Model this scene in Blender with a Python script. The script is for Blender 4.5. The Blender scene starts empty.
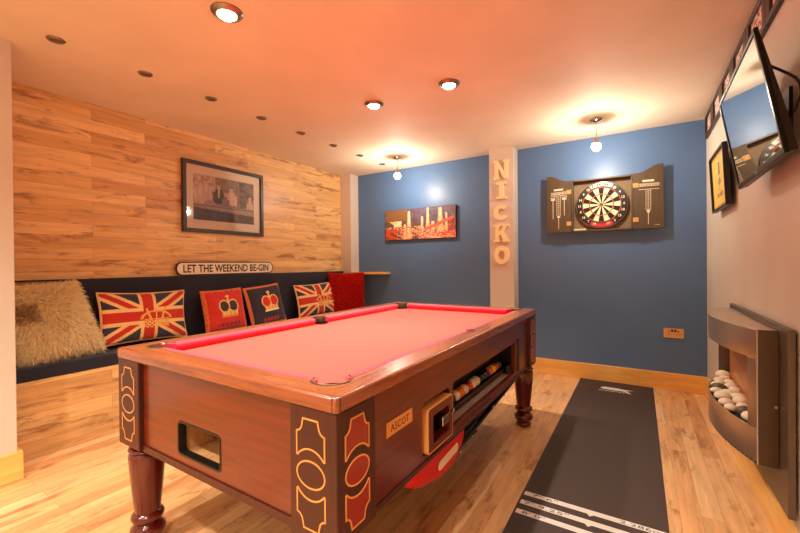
import bpy, math, random
from mathutils import Vector, Matrix, Euler
random.seed(7)
sc = bpy.context.scene
COL = sc.collection
PI = math.pi
YB, XR, XL, XBF, H = 4.2444, 0.4977, -3.5085, -3.2147, 2.4   # back wall, right wall, left wall, bench front, ceiling
XN, YN, YREAR = -2.905, 0.662, -1.9                             # near side wall face, its end, rear wall

# ------------------------------------------------------------------ helpers
def lin(r, g, b):
    f = lambda c: (c/255/12.92) if c/255 <= 0.04045 else ((c/255+0.055)/1.055)**2.4
    return (f(r), f(g), f(b), 1.0)

def srgbf(t): return lin(*t)

class G:
    def __init__(s): s.v = []; s.f = []; s.c = None
    def add(s, vs, fs, M=None):
        n = len(s.v)
        s.v += [tuple(M @ Vector(p)) if M else tuple(p) for p in vs]
        s.f += [tuple(i+n for i in f) for f in fs]
        return s
    def box(s, x0, x1, y0, y1, z0, z1, M=None):
        x0, x1 = sorted((x0, x1)); y0, y1 = sorted((y0, y1)); z0, z1 = sorted((z0, z1))
        vs = [(x0,y0,z0),(x1,y0,z0),(x1,y1,z0),(x0,y1,z0),(x0,y0,z1),(x1,y0,z1),(x1,y1,z1),(x0,y1,z1)]
        return s.add(vs, [(3,2,1,0),(4,5,6,7),(0,1,5,4),(1,2,6,5),(2,3,7,6),(3,0,4,7)], M)
    def lathe(s, prof, seg=32, M=None, cap=True):
        vs = []; fs = []
        for r, z in prof:
            for k in range(seg):
                a = 2*PI*k/seg; vs.append((r*math.cos(a), r*math.sin(a), z))
        for i in range(len(prof)-1):
            for k in range(seg):
                a = i*seg+k; b = i*seg+(k+1) % seg
                fs.append((a, b, b+seg, a+seg))
        if cap:
            fs.append(tuple(reversed(range(seg)))); n = (len(prof)-1)*seg; fs.append(tuple(range(n, n+seg)))
        return s.add(vs, fs, M)
    def tube(s, pts, r, seg=10):
        pts = [Vector(p) for p in pts]; vs = []; fs = []
        for i, p in enumerate(pts):
            t = (pts[min(i+1, len(pts)-1)] - pts[max(i-1, 0)]).normalized()
            a = Vector((0,0,1)) if abs(t.z) < 0.9 else Vector((1,0,0))
            u = t.cross(a).normalized(); w = t.cross(u)
            for k in range(seg):
                an = 2*PI*k/seg; vs.append(p + r*(math.cos(an)*u + math.sin(an)*w))
        for i in range(len(pts)-1):
            for k in range(seg):
                a = i*seg+k; b = i*seg+(k+1) % seg; fs.append((a, b, b+seg, a+seg))
        fs.append(tuple(reversed(range(seg)))); n = (len(pts)-1)*seg; fs.append(tuple(range(n, n+seg)))
        return s.add(vs, fs)
    def ball(s, c, r, seg=20, rings=12, sc3=(1,1,1), M=None):
        prof = []
        vs = []; fs = []
        for i in range(rings+1):
            t = PI*i/rings
            for k in range(seg):
                a = 2*PI*k/seg
                vs.append((c[0]+r*sc3[0]*math.sin(t)*math.cos(a), c[1]+r*sc3[1]*math.sin(t)*math.sin(a), c[2]+r*sc3[2]*math.cos(t)))
        for i in range(rings):
            for k in range(seg):
                a = i*seg+k; b = i*seg+(k+1) % seg
                if i == 0: fs.append((a, a+seg, b+seg))
                elif i == rings-1: fs.append((a, a+seg, b))
                else: fs.append((a, a+seg, b+seg, b))
        return s.add(vs, fs, M)
    def ext(s, loops, depth, bevel=0.0, M=None, res=2):
        """extrude closed 2D loops (first outer, others holes) from z=0 to z=depth"""
        cu = bpy.data.curves.new('t', 'CURVE'); cu.dimensions = '2D'; cu.fill_mode = 'BOTH'
        cu.extrude = max(depth/2-bevel, 1e-6); cu.bevel_depth = bevel; cu.offset = -bevel; cu.bevel_resolution = res
        for lp in loops:
            sp = cu.splines.new('POLY'); sp.points.add(len(lp)-1)
            for p, q in zip(sp.points, lp): p.co = (q[0], q[1], 0, 1)
            sp.use_cyclic_u = True
        o = bpy.data.objects.new('t', cu); COL.objects.link(o)
        me = bpy.data.meshes.new_from_object(o.evaluated_get(bpy.context.evaluated_depsgraph_get()))
        T = Matrix.Translation((0, 0, depth/2))
        s.add([T @ v.co for v in me.vertices], [tuple(p.vertices) for p in me.polygons], M)
        bpy.data.objects.remove(o); bpy.data.curves.remove(cu); bpy.data.meshes.remove(me)
        return s
    def text(s, body, size, depth, M, width=None, height=None, bold=0.0):
        """text centred on the origin of M, fitted to width x height"""
        cu = bpy.data.curves.new('t', 'FONT'); cu.body = body; cu.size = size
        cu.extrude = depth/2; cu.offset = bold; cu.align_x = 'LEFT'; cu.resolution_u = 3
        o = bpy.data.objects.new('t', cu); COL.objects.link(o)
        me = bpy.data.meshes.new_from_object(o.evaluated_get(bpy.context.evaluated_depsgraph_get()))
        xs = [v.co.x for v in me.vertices]; ys = [v.co.y for v in me.vertices]
        x0, x1, y0, y1 = min(xs), max(xs), min(ys), max(ys)
        sx = width/(x1-x0) if width else 1; sy = height/(y1-y0) if height else sx
        if not width: sx = sy
        T = Matrix.Diagonal((sx, sy, 1, 1)) @ Matrix.Translation((-(x0+x1)/2, -(y0+y1)/2, depth/2))
        s.add([T @ v.co for v in me.vertices], [tuple(p.vertices) for p in me.polygons], M)
        bpy.data.objects.remove(o); bpy.data.curves.remove(cu); bpy.data.meshes.remove(me)
        return s

def frame(origin, xdir, ydir):
    x = Vector(xdir).normalized(); y = Vector(ydir).normalized(); z = x.cross(y)
    M = Matrix((x, y, z)).transposed().to_4x4(); M.translation = Vector(origin); return M

def emp(name, loc, label, cat, group=None):
    o = bpy.data.objects.new(name, None); COL.objects.link(o); o.location = loc; o.empty_display_size = .05
    o['label'] = label; o['category'] = cat
    if group: o['group'] = group
    o['wloc'] = tuple(loc)
    return o

def obj(name, g, m, parent=None, smooth=None, bevel=0.0, seg=2):
    me = bpy.data.meshes.new(name)
    xs = list(zip(*g.v)); c = Vector([(min(a)+max(a))/2 for a in xs])
    if not parent: c.z = min(xs[2])
    me.from_pydata([tuple(Vector(p)-c) for p in g.v], [], g.f); me.update()
    if g.c:
        ca = me.color_attributes.new('Col', 'FLOAT_COLOR', 'CORNER')
        for p in me.polygons:
            for li in p.loop_indices: ca.data[li].color = g.c[p.index]
    me.materials.append(m)
    if smooth is not None:
        for p in me.polygons: p.use_smooth = True
        me.set_sharp_from_angle(angle=math.radians(smooth))
    o = bpy.data.objects.new(name, me); COL.objects.link(o)
    o['wloc'] = tuple(c)
    if parent:
        o.parent = parent; o.location = c - Vector(parent['wloc'])
    else: o.location = c
    if bevel:
        b = o.modifiers.new('bevel', 'BEVEL'); b.width = bevel; b.segments = seg; b.limit_method = 'ANGLE'; b.angle_limit = math.radians(35)
    return o

def tag(o, label, cat, group=None):
    o['label'] = label; o['category'] = cat
    if group: o['group'] = group
    return o
def struct(name, g, m, **k):
    o = obj(name, g, m, **k); o['kind'] = 'structure'; return o
def put(me_obj, name, loc, parent=None):
    """copy an already built object (shares its mesh)"""
    o = me_obj.copy(); o.name = name; COL.objects.link(o)
    o.parent = parent; o['wloc'] = tuple(loc)
    o.location = Vector(loc) - (Vector(parent['wloc']) if parent else Vector((0,0,0)))
    return o

# ------------------------------------------------------------------ materials
def nmat(name):
    m = bpy.data.materials.new(name); m.use_nodes = True
    nt = m.node_tree; return m, nt, nt.nodes['Principled BSDF']
def nd(nt, t, **k):
    n = nt.nodes.new(t)
    for a, b in k.items():
        if a.startswith('i_'):
            key = a[2:]; key = int(key) if key.isdigit() else key.replace('_', ' ')
            n.inputs[key].default_value = b
        else: setattr(n, a, b)
    return n
def plain(name, col, rough=.5, metal=0., coat=0., spec=.5, noise=0., nscale=40, bump=0., bscale=200, sheen=0., ior=None, emit=None, es=0.):
    m, nt, b = nmat(name); L = nt.links
    b.inputs['Base Color'].default_value = srgbf(col); b.inputs['Roughness'].default_value = rough
    b.inputs['Metallic'].default_value = metal; b.inputs['Coat Weight'].default_value = coat
    b.inputs['Coat Roughness'].default_value = .12; b.inputs['Specular IOR Level'].default_value = spec
    b.inputs['Sheen Weight'].default_value = sheen
    if ior: b.inputs['IOR'].default_value = ior
    if emit: b.inputs['Emission Color'].default_value = srgbf(emit); b.inputs['Emission Strength'].default_value = es
    if noise or bump:
        tc = nd(nt, 'ShaderNodeTexCoord')
        if noise:
            n = nd(nt, 'ShaderNodeTexNoise', i_Scale=nscale, i_Detail=4.); L.new(tc.outputs['Object'], n.inputs['Vector'])
            mx = nd(nt, 'ShaderNodeMix', data_type='RGBA', blend_type='MULTIPLY'); mx.inputs[0].default_value = noise
            mx.inputs[6].default_value = srgbf(col); L.new(n.outputs['Color'], mx.inputs[7])
            hs = nd(nt, 'ShaderNodeMapRange'); hs.inputs['To Min'].default_value = .55; hs.inputs['To Max'].default_value = 1.3
            L.new(n.outputs['Fac'], hs.inputs['Value']); L.new(hs.outputs[0], mx.inputs[7]); L.new(mx.outputs[2], b.inputs['Base Color'])
        if bump:
            n2 = nd(nt, 'ShaderNodeTexNoise', i_Scale=bscale, i_Detail=3.); L.new(tc.outputs['Object'], n2.inputs['Vector'])
            bp = nd(nt, 'ShaderNodeBump', i_Strength=bump, i_Distance=.003); L.new(n2.outputs['Fac'], bp.inputs['Height']); L.new(bp.outputs[0], b.inputs['Normal'])
    return m
def painted(name, rough=.6, bump=0., coat=0., sheen=0., bscale=300):
    m, nt, b = nmat(name)
    a = nd(nt, 'ShaderNodeVertexColor', layer_name='Col'); nt.links.new(a.outputs[0], b.inputs['Base Color'])
    b.inputs['Roughness'].default_value = rough; b.inputs['Coat Weight'].default_value = coat; b.inputs['Sheen Weight'].default_value = sheen
    if bump:
        tc = nd(nt, 'ShaderNodeTexCoord'); n2 = nd(nt, 'ShaderNodeTexNoise', i_Scale=bscale); nt.links.new(tc.outputs['Object'], n2.inputs['Vector'])
        bp = nd(nt, 'ShaderNodeBump', i_Strength=bump, i_Distance=.003); nt.links.new(n2.outputs['Fac'], bp.inputs['Height']); nt.links.new(bp.outputs[0], b.inputs['Normal'])
    return m
def ramp(nt, stops):
    r = nd(nt, 'ShaderNodeValToRGB'); e = r.color_ramp.elements
    while len(e) > 1: e.remove(e[-1])
    e[0].position = stops[0][0]; e[0].color = srgbf(stops[0][1])
    for p, c in stops[1:]:
        x = e.new(p); x.color = srgbf(c)
    return r
def planks(name, along, across, tones, knot, row=.064, length=.9, rough=.35, knotty=.62, seed=0., coat=0.):
    """laminate strips: along / across are axis indices of world position"""
    m, nt, b = nmat(name); L = nt.links
    geo = nd(nt, 'ShaderNodeNewGeometry'); sp = nd(nt, 'ShaderNodeSeparateXYZ'); L.new(geo.outputs['Position'], sp.inputs[0])
    A, C = sp.outputs[along], sp.outputs[across]
    cb = nd(nt, 'ShaderNodeCombineXYZ'); L.new(A, cb.inputs[0]); L.new(C, cb.inputs[1])
    mp = nd(nt, 'ShaderNodeMapping'); mp.inputs['Location'].default_value = (seed, .012, 0); L.new(cb.outputs[0], mp.inputs[0])
    br = nd(nt, 'ShaderNodeTexBrick', offset=.37, offset_frequency=2, squash=1.)
    br.inputs['Scale'].default_value = 1.; br.inputs['Brick Width'].default_value = length; br.inputs['Row Height'].default_value = row
    br.inputs['Mortar Size'].default_value = .0006; br.inputs['Color1'].default_value = (0,0,0,1); br.inputs['Color2'].default_value = (1,1,1,1)
    br.inputs['Mortar'].default_value = (.1,.1,.1,1); L.new(mp.outputs[0], br.inputs['Vector'])
    rt = ramp(nt, [(i/(len(tones)-1), t) for i, t in enumerate(tones)]); L.new(br.outputs['Color'], rt.inputs[0])
    # per-strip offset so that the grain does not run across strips
    off = nd(nt, 'ShaderNodeMath', operation='MULTIPLY'); off.inputs[1].default_value = 37.; 
    bw = nd(nt, 'ShaderNodeSeparateColor'); L.new(br.outputs['Color'], bw.inputs[0]); L.new(bw.outputs[0], off.inputs[0])
    def grain(sa, sx, scale, det, rough_=.6):
        ma = nd(nt, 'ShaderNodeMath', operation='MULTIPLY'); ma.inputs[1].default_value = sa; L.new(A, ma.inputs[0])
        mc = nd(nt, 'ShaderNodeMath', operation='MULTIPLY'); mc.inputs[1].default_value = sx; L.new(C, mc.inputs[0])
        c2 = nd(nt, 'ShaderNodeCombineXYZ'); L.new(ma.outputs[0], c2.inputs[0]); L.new(mc.outputs[0], c2.inputs[1]); L.new(off.outputs[0], c2.inputs[2])
        n = nd(nt, 'ShaderNodeTexNoise', i_Scale=scale, i_Detail=det, i_Roughness=rough_, i_Distortion=.6); L.new(c2.outputs[0], n.inputs['Vector']); return n
    g1 = grain(1.3, 15, 2.0, 6.)
    mr = nd(nt, 'ShaderNodeMapRange'); mr.inputs['From Min'].default_value = .3; mr.inputs['From Max'].default_value = .7
    mr.inputs['To Min'].default_value = .76; mr.inputs['To Max'].default_value = 1.16; L.new(g1.outputs['Fac'], mr.inputs['Value'])
    mx = nd(nt, 'ShaderNodeMix', data_type='RGBA', blend_type='MULTIPLY'); mx.inputs[0].default_value = .9
    L.new(rt.outputs[0], mx.inputs[6]); L.new(mr.outputs[0], mx.inputs[7])
    g2 = grain(1.8, 7, 1.6, 5., .72)
    kr = nd(nt, 'ShaderNodeMapRange'); kr.inputs['From Min'].default_value = knotty; kr.inputs['From Max'].default_value = knotty+.13
    kr.inputs['To Max'].default_value = .75; L.new(g2.outputs['Fac'], kr.inputs['Value'])
    mk = nd(nt, 'ShaderNodeMix', data_type='RGBA'); L.new(kr.outputs[0], mk.inputs[0]); L.new(mx.outputs[2], mk.inputs[6]); mk.inputs[7].default_value = srgbf(knot)
    # dark joints
    mo = nd(nt, 'ShaderNodeMix', data_type='RGBA'); L.new(br.outputs['Fac'], mo.inputs[0]); L.new(mk.outputs[2], mo.inputs[6]); mo.inputs[7].default_value = srgbf(knot)
    L.new(mo.outputs[2], b.inputs['Base Color']); b.inputs['Roughness'].default_value = rough; b.inputs['Coat Weight'].default_value = coat
    bp = nd(nt, 'ShaderNodeBump', i_Strength=.12, i_Distance=.002); L.new(g1.outputs['Fac'], bp.inputs['Height']); L.new(bp.outputs[0], b.inputs['Normal'])
    return m
def grainwood(name, axis, light, dark, rough=.3, coat=.3, scale=1., stretch=30):
    """timber with grain along one world axis"""
    m, nt, b = nmat(name); L = nt.links
    tc = nd(nt, 'ShaderNodeTexCoord'); mp = nd(nt, 'ShaderNodeMapping')
    s = [stretch*scale]*3; s[axis] = 1.6*scale; mp.inputs['Scale'].default_value = s; L.new(tc.outputs['Object'], mp.inputs[0])
    n = nd(nt, 'ShaderNodeTexNoise', i_Scale=1.8, i_Detail=6., i_Roughness=.62, i_Distortion=.4); L.new(mp.outputs[0], n.inputs['Vector'])
    r = ramp(nt, [(.3, dark), (.68, light)]); L.new(n.outputs['Fac'], r.inputs[0]); L.new(r.outputs[0], b.inputs['Base Color'])
    b.inputs['Roughness'].default_value = rough; b.inputs['Coat Weight'].default_value = coat; b.inputs['Coat Roughness'].default_value = .15
    return m
def wallpaint(name, col, rough=.55, spec=.4):
    m, nt, b = nmat(name); L = nt.links
    tc = nd(nt, 'ShaderNodeTexCoord'); n = nd(nt, 'ShaderNodeTexNoise', i_Scale=2.2, i_Detail=3.); L.new(tc.outputs['Object'], n.inputs['Vector'])
    a = tuple(c*.955 for c in col); r = ramp(nt, [(.3, a), (.7, col)]); L.new(n.outputs['Fac'], r.inputs[0]); L.new(r.outputs[0], b.inputs['Base Color'])
    b.inputs['Roughness'].default_value = rough; b.inputs['Specular IOR Level'].default_value = spec
    n2 = nd(nt, 'ShaderNodeTexNoise', i_Scale=160., i_Detail=2.); L.new(tc.outputs['Object'], n2.inputs['Vector'])
    bp = nd(nt, 'ShaderNodeBump', i_Strength=.06, i_Distance=.002); L.new(n2.outputs['Fac'], bp.inputs['Height']); L.new(bp.outputs[0], b.inputs['Normal'])
    return m

OAK = [(196,142,92), (224,176,122), (212,160,106), (236,192,140), (204,148,96), (228,178,120)]
M_floor = planks('oak_laminate_floor', 1, 0, OAK, (140,84,48), row=.082, length=1.1, rough=.28, knotty=.535, coat=.15)
M_clad = planks('oak_laminate_wall', 1, 2, [(208,158,100), (232,188,124), (216,168,108), (240,200,138), (204,150,94)], (128,76,44), row=.088, length=1.0, rough=.4, knotty=.535, seed=.4)
M_blue = wallpaint('slate_blue_satin_paint', (84,118,164), .42, .5)
M_white = wallpaint('warm_white_paint', (214,204,190), .6)
M_ceil = wallpaint('ceiling_paint', (232,216,194), .7)
M_trimw = wallpaint('white_gloss_paint', (214,200,188), .45)
M_pine = grainwood('varnished_pine', 0, (250,202,112), (226,164,80), .35, .2, 1., 12)
M_piney = grainwood('varnished_pine_side', 1, (250,202,112), (226,164,80), .35, .2, 1., 12)
M_navy = plain('navy_velvet', (24,26,46), .85, sheen=.15, bump=.2, bscale=500)
M_mahx = grainwood('mahogany_end', 0, (120,42,18), (86,27,11), .3, .35)
M_mahy = grainwood('mahogany_side', 1, (120,42,20), (84,27,12), .3, .35)
M_post = grainwood('mahogany_post', 2, (80,24,14), (54,15,9), .45, .1)
M_leg = grainwood('red_mahogany_leg', 2, (104,24,18), (70,14,12), .18, .6)
def rail_mat():
    m, nt, b = nmat('walnut_rail'); L = nt.links
    tc = nd(nt, 'ShaderNodeTexCoord'); sp = nd(nt, 'ShaderNodeSeparateXYZ'); L.new(tc.outputs['Object'], sp.inputs[0])
    def M1(op, a, v=None, b_=None):
        n = nd(nt, 'ShaderNodeMath', operation=op); L.new(a, n.inputs[0])
        if v is not None: n.inputs[1].default_value = v
        if b_ is not None: L.new(b_, n.inputs[1])
        return n.outputs[0]
    ax = M1('ABSOLUTE', sp.outputs[0]); ay = M1('ABSOLUTE', sp.outputs[1])
    ax2 = M1('ADD', ax, (2.889-.718)/2-(1.838-.639)/2)
    f = M1('GREATER_THAN', ay, b_=ax2)
    outs = []
    for ax_ in (0, 1):
        mp = nd(nt, 'ShaderNodeMapping'); sc_ = [42.]*3; sc_[ax_] = 2.2; mp.inputs['Scale'].default_value = sc_; L.new(tc.outputs['Object'], mp.inputs[0])
        n = nd(nt, 'ShaderNodeTexNoise', i_Scale=1.7, i_Detail=6., i_Roughness=.62, i_Distortion=.5); L.new(mp.outputs[0], n.inputs['Vector']); outs.append(n.outputs['Fac'])
    mx = nd(nt, 'ShaderNodeMix'); L.new(f, mx.inputs[0]); L.new(outs[1], mx.inputs[2]); L.new(outs[0], mx.inputs[3])
    r = ramp(nt, [(.3, (120,60,34)), (.68, (164,92,56))]); L.new(mx.outputs[0], r.inputs[0]); L.new(r.outputs[0], b.inputs['Base Color'])
    b.inputs['Roughness'].default_value = .25; b.inputs['Coat Weight'].default_value = .5; b.inputs['Coat Roughness'].default_value = .15
    return m
M_railx = rail_mat()
M_cloth = plain('red_baize', (226,66,52), .9, sheen=.25, bump=.1, bscale=900)
M_cush = plain('red_cushion_cloth', (222,44,74), .85, sheen=.2)
M_gold = plain('gold_inlay', (226,158,82), .4)
M_inl1 = plain('brown_inlay_veneer', (64,22,14), .45)
M_inl2 = plain('red_inlay_veneer', (150,36,20), .35, coat=.3)
M_brass = plain('brushed_brass', (222,170,108), .35, .35)
M_black = plain('black_plastic', (16,14,14), .4)
M_blackm = plain('black_steel', (18,17,17), .35, .3)
M_pock = plain('dark_pocket_leather', (24,15,13), .7)
M_liner = plain('pocket_liner_metal', (128,116,98), .35, .8)
M_ply = grainwood('plywood_interior', 2, (216,166,110), (180,128,80), .6, 0)
M_steel = plain('brushed_steel', (214,192,168), .32, .9)
M_chrome = plain('polished_chrome', (205,200,195), .12, 1.)
M_nickel = plain('satin_nickel', (150,138,126), .3, .9)
M_art = painted('printed_picture', .5)
M_artg = painted('glazed_print', .35, coat=1.)
M_fur = painted('long_pile_fur', .9)
nt = M_fur.node_tree; tb = nd(nt, 'ShaderNodeBsdfTranslucent'); mx_ = nd(nt, 'ShaderNodeMixShader'); mx_.inputs[0].default_value = .5
for n_ in nt.nodes:
    if n_.type == 'VERTEX_COLOR': nt.links.new(n_.outputs[0], tb.inputs[0])
nt.links.new(nt.nodes['Principled BSDF'].outputs[0], mx_.inputs[1]); nt.links.new(tb.outputs[0], mx_.inputs[2]); nt.links.new(mx_.outputs[0], nt.nodes['Material Output'].inputs['Surface'])
M_fab = painted('woven_print_fabric', .9, bump=.35, bscale=350, sheen=.2)
M_lamp = plain('lamp_lens', (255,240,220), .4, emit=(255,226,186), es=22.)
M_bulb = plain('glowing_bulb', (255,240,220), .4, emit=(255,222,176), es=60.)
M_cream = plain('cream_paint', (232,216,190), .5)
M_letter = plain('pale_gold_wood', (250,224,178), .5)
M_ink = plain('black_ink', (34,26,24), .6)
M_darkframe = plain('dark_brown_frame', (52,32,26), .4)
M_rubber = plain('black_rubber_mat', (62,46,39), .7, noise=.25, nscale=60, bump=.3, bscale=600)
M_matline = plain('printed_white_line', (214,206,196), .6)

M_tan = plain('tan_ledge', (124,88,54), .5)
M_edge = plain('pale_edge_strip', (228,160,88), .45)

# ------------------------------------------------------------------ room shell
g = G().box(XL-.3, XR+.2, YREAR-.2, YB+.2, -.1, 0); struct('floor', g, M_floor)
g = G().box(XL-.3, XR+.2, YREAR-.2, YB+.2, H, H+.1); struct('ceiling', g, M_ceil)
struct('wall_back', G().box(XL-.2, XR+.2, YB, YB+.12, 0, H), M_blue)
struct('wall_left', G().box(XL-.12, XL, YN-.12, YB, 0, H), M_clad)
struct('wall_near', G().box(XL-.12, XN, YREAR, YN, 0, H), M_white, bevel=.004)
struct('wall_right', G().box(XR, XR+.12, YREAR, YB, 0, H), M_white)
struct('wall_rear', G().box(XN, XR, YREAR-.12, YREAR, 0, H), M_white)
struct('trim_1', G().box(XL, -3.329, 4.074, YB, 0, H), M_trimw, bevel=.003)
struct('trim_2', G().box(-1.386, -1.124, 4.072, YB, 0, H), M_trimw, bevel=.003)
BH = .155
struct('baseboard_back', G().box(-3.329, -1.386, YB-.02, YB, 0, BH).box(-1.124, XR, YB-.02, YB, 0, BH).box(-1.404, -1.106, 4.054, 4.072, 0, BH).box(-1.124, -1.106, 4.072, YB-.02, 0, BH).box(-1.404, -1.386, 4.072, YB-.02, 0, BH), M_pine, bevel=.004)
struct('baseboard_right', G().box(XR-.02, XR, YREAR, YB-.02, 0, BH), M_piney, bevel=.004)
struct('baseboard_near', G().box(XN, XN+.02, YREAR, YN+.02, 0, BH).box(XBF+.005, XN, YN, YN+.02, 0, BH), M_piney, bevel=.004)

# ------------------------------------------------------------------ bench along the wood-clad wall
ZS = .54
bn = emp('upholstered_bench', (XBF, 2.4, 0), 'long built-in bench with navy seat and backrest along the wood-clad wall', 'bench')
y0b, y1b = YN+.022, 4.07
obj('front_panel', G().box(XBF-.02, XBF, y0b, y1b, 0, .455), M_clad, bn)
obj('seat_pad', G().box(XL+.052, XBF+.006, y0b, y1b, .455, ZS), M_navy, bn, bevel=.018, seg=4, smooth=40)
obj('back_pad', G().box(XL+.002, XL+.05, 1.06, y1b, .50, 1.078), M_navy, bn, bevel=.01, seg=3, smooth=40)
o = obj('back_board', G().box(XL+.002, XL+.03, y0b, 1.055, .50, 1.068), M_clad, bn); o['label'] = 'bare wooden board at the end of the backrest'
obj('top_ledge', G().box(XL+.001, XL+.056, y0b, 1.058, 1.069, 1.079), M_navy, bn, bevel=.002)
# corner shelf
tag(obj('corner_shelf', G().box(-3.328, -2.80, 4.08, YB-.002, 1.035, 1.062), M_pine, bevel=.002), 'small pine shelf fixed on the blue wall above the bench end', 'shelf')

# ------------------------------------------------------------------ cushions
def cushion(name, c, W, Hh, T, art, tilt, roll, turn, nu=90, nv=60, pinch=.06, mat=None, lump=0., seed=1, ruffle=0., round_=0., shear=0.):
    """pillow leaning on the backrest: width along +Y, face towards +X"""
    g = G(); rnd = random.Random(seed); ph = [rnd.uniform(0, 6) for _ in range(6)]
    M = Matrix.Translation(c) @ Euler((0, 0, turn)).to_matrix().to_4x4() @ Matrix.Rotation(-tilt, 4, 'Y') @ Matrix.Rotation(roll, 4, 'X') @ Matrix(((1,0,0,0),(0,1,-shear,0),(0,shear*.25,1,0),(0,0,0,1)))
    cols = []
    for side in (1, -1):
        vs = []; fs = []
        for j in range(nv+1):
            for i in range(nu+1):
                u = 2*i/nu-1; v = 2*j/nv-1
                e = max(0, (1-abs(u)**2.6))*max(0, (1-abs(v)**2.6)); t = T/2*e**.5
                t += lump*T*e*(math.sin(3*u+ph[0]+2*v)*math.cos(4*v+ph[1]) + .6*math.sin(7*u+5*v+ph[2]))
                px = W/2*u*(1-pinch*(1-v*v)**1*1.0); py = Hh/2*v*(1-pinch*1.3*(1-u*u))
                if round_:
                    k = 1-round_*max(0, (abs(u)**4*abs(v)**4)); px *= k; py *= k
                if ruffle: px += ruffle*math.sin(26*v+ph[3])*abs(u)**6; py += ruffle*math.sin(24*u+ph[4])*abs(v)**6
                vs.append((side*t, px, py))
        for j in range(nv):
            for i in range(nu):
                a = j*(nu+1)+i; q = (a, a+1, a+nu+2, a+nu+1); fs.append(q if side > 0 else q[::-1])
                cols.append(art(2*(i+.5)/nu-1, 2*(j+.5)/nv-1) if side > 0 else art(.35, .86))
        g.add(vs, fs, M)
    g.c = cols
    return g, M

NAVY = lin(52,50,66); RED = lin(196,44,26); CRM = lin(240,198,132); GLD = lin(226,160,72); BLK = lin(34,28,40)
def crown(x, y):
    """0 none, 1 gold, 2 filling"""
    if -.5 < y < -.25 and abs(x) < .62+(.1*(y+.5)): return 1 if int((x+3)*9) % 3 else 3
    if y <= -.5 and y > -.62 and abs(x) < .66: return 4
    r = (x/.85)**2 + ((y-.05)/.5)**2
    if -.28 < y < .55:
        for cx in (-.36, .36):
            d = ((x-cx)/.44)**2 + ((y-.06)/.42)**2
            if d < 1 and d > .62: return 1
            if d <= .62: return 2
        if abs(x) < .07: return 1
    if .45 < y < .8 and (abs(x) < .06 or (abs(y-.66) < .05 and abs(x) < .16)): return 1
    return 0
def gilt_crown(x, y, k=1.0):
    if abs(x) > .95 or abs(y) > .85: return False
    w = math.sin(x*26)*math.cos(y*22)
    if y < -.05 and y > -.75 and abs(x) < .72: return w > -.35
    if y >= -.05:
        return abs(((x/.95)**2+((y+.1)/.75)**2)-.85) < .16 or abs(x) < .06 or abs(abs(x)-.35-.25*y) < .07
    return False
def union_jack(u, v, crown_c=(.18, -.12), cs=(.42, .52), asp=1.63):
    x = u*asp; y = v
    col = NAVY
    L = math.hypot(asp, 1)
    for sgn in (1, -1):
        d = (x*1 - sgn*y*asp)/L
        if abs(d) < .24: col = CRM
    for sgn in (1, -1):
        d = (x*1 - sgn*y*asp)/L
        if abs(d) < .105: col = RED
    if abs(x) < .34 or abs(y) < .34: col = CRM
    if abs(x) < .2 or abs(y) < .2: col = RED
    if abs(u) > .975 or abs(v) > .965: col = CRM
    if gilt_crown((u-crown_c[0])/cs[0], (v-crown_c[1])/cs[1]): col = GLD if (int(u*40)+int(v*25)) % 3 else lin(236,196,120)
    return col
def red_crown(u, v):
    if abs(u) > .9 or abs(v) > .93: return lin(226,120,62)
    if -.8 < v < -.62 and abs(u) < .55 and int((u+2)*14) % 3: return lin(120,40,70)
    k = crown((u-.05)/.62, (v-.12)/.78)
    if k == 1: return lin(232,190,110)
    if k == 2: return lin(60,44,48)
    if k in (3, 4): return lin(214,150,70)
    return lin(206,44,34)
def black_crown(u, v):
    if abs(u) > .93 or abs(v) > .93: return lin(206,120,76)
    if -.86 < v < -.66 and abs(u) < .5 and int((u+2)*16) % 3: return lin(176,36,52)
    k = crown((u-.08)/.62, (v-.12)/.75)
    if k == 1: return lin(236,190,110)
    if k == 2: return lin(206,36,32)
    if k == 3: return lin(214,140,50)
    if k == 4: return lin(244,226,200)
    return lin(44,38,50)
XBK = XL+.05   # face of the back pad
def make_cushion(name, g, label, M, W, Hh, pipcol, group=None, pinch=.06, pip=.006):
    t = emp(name, (M.translation.x, M.translation.y, ZS), label, 'cushion', group)
    obj('cover', g, M_fab, t, smooth=60)
    pts = []
    N = 30
    for k in range(4*N):
        s, q = divmod(k, N); a = 2*q/N-1
        u, v = [(a, -1), (1, a), (-a, 1), (-1, -a)][s]
        pts.append(M @ Vector((0, W/2*u*(1-pinch*(1-v*v)), Hh/2*v*(1-pinch*1.3*(1-u*u)))))
    pts.append(pts[0]); pts.append(pts[1])
    obj('piping', G().tube(pts, pip, 8), pipcol, t, smooth=60)
    return t
M_pip1 = plain('cream_piping', (230,180,130), .8); M_pip2 = plain('orange_piping', (214,110,60), .8)
W, Hh = .64, .40
g, M = cushion('a', (XBK+.085, 1.525, ZS+.225), W, Hh, .13, union_jack, .16, -.03, 0, 110, 70, .06, seed=3)
make_cushion('flag_cushion', g, 'large oblong flag cushion with gold crown beside the cream shaggy cushion', M, W, Hh, M_pip1)
W, Hh = .42, .40
g, M = cushion('b', (XBK+.09, 2.215, ZS+.20), W, Hh, .14, red_crown, .2, .03, 0, 80, 76, .03, lump=.05, seed=5, ruffle=.006)
make_cushion('crown_cushion', g, 'red square cushion with gold and black crown and ruffled edge', M, W, Hh, M_pip2, pinch=.03)
W, Hh = .46, .42
g, M = cushion('c', (XBK+.11, 2.675, ZS+.205), W, Hh, .13, black_crown, .24, .08, .06, 80, 76, .02, lump=.02, seed=6)
make_cushion('crown_cushion', g, 'black square cushion with red and gold crown, right of the red crown cushion', M, W, Hh, M_pip2, pinch=.02)
W, Hh = .66, .40
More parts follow.
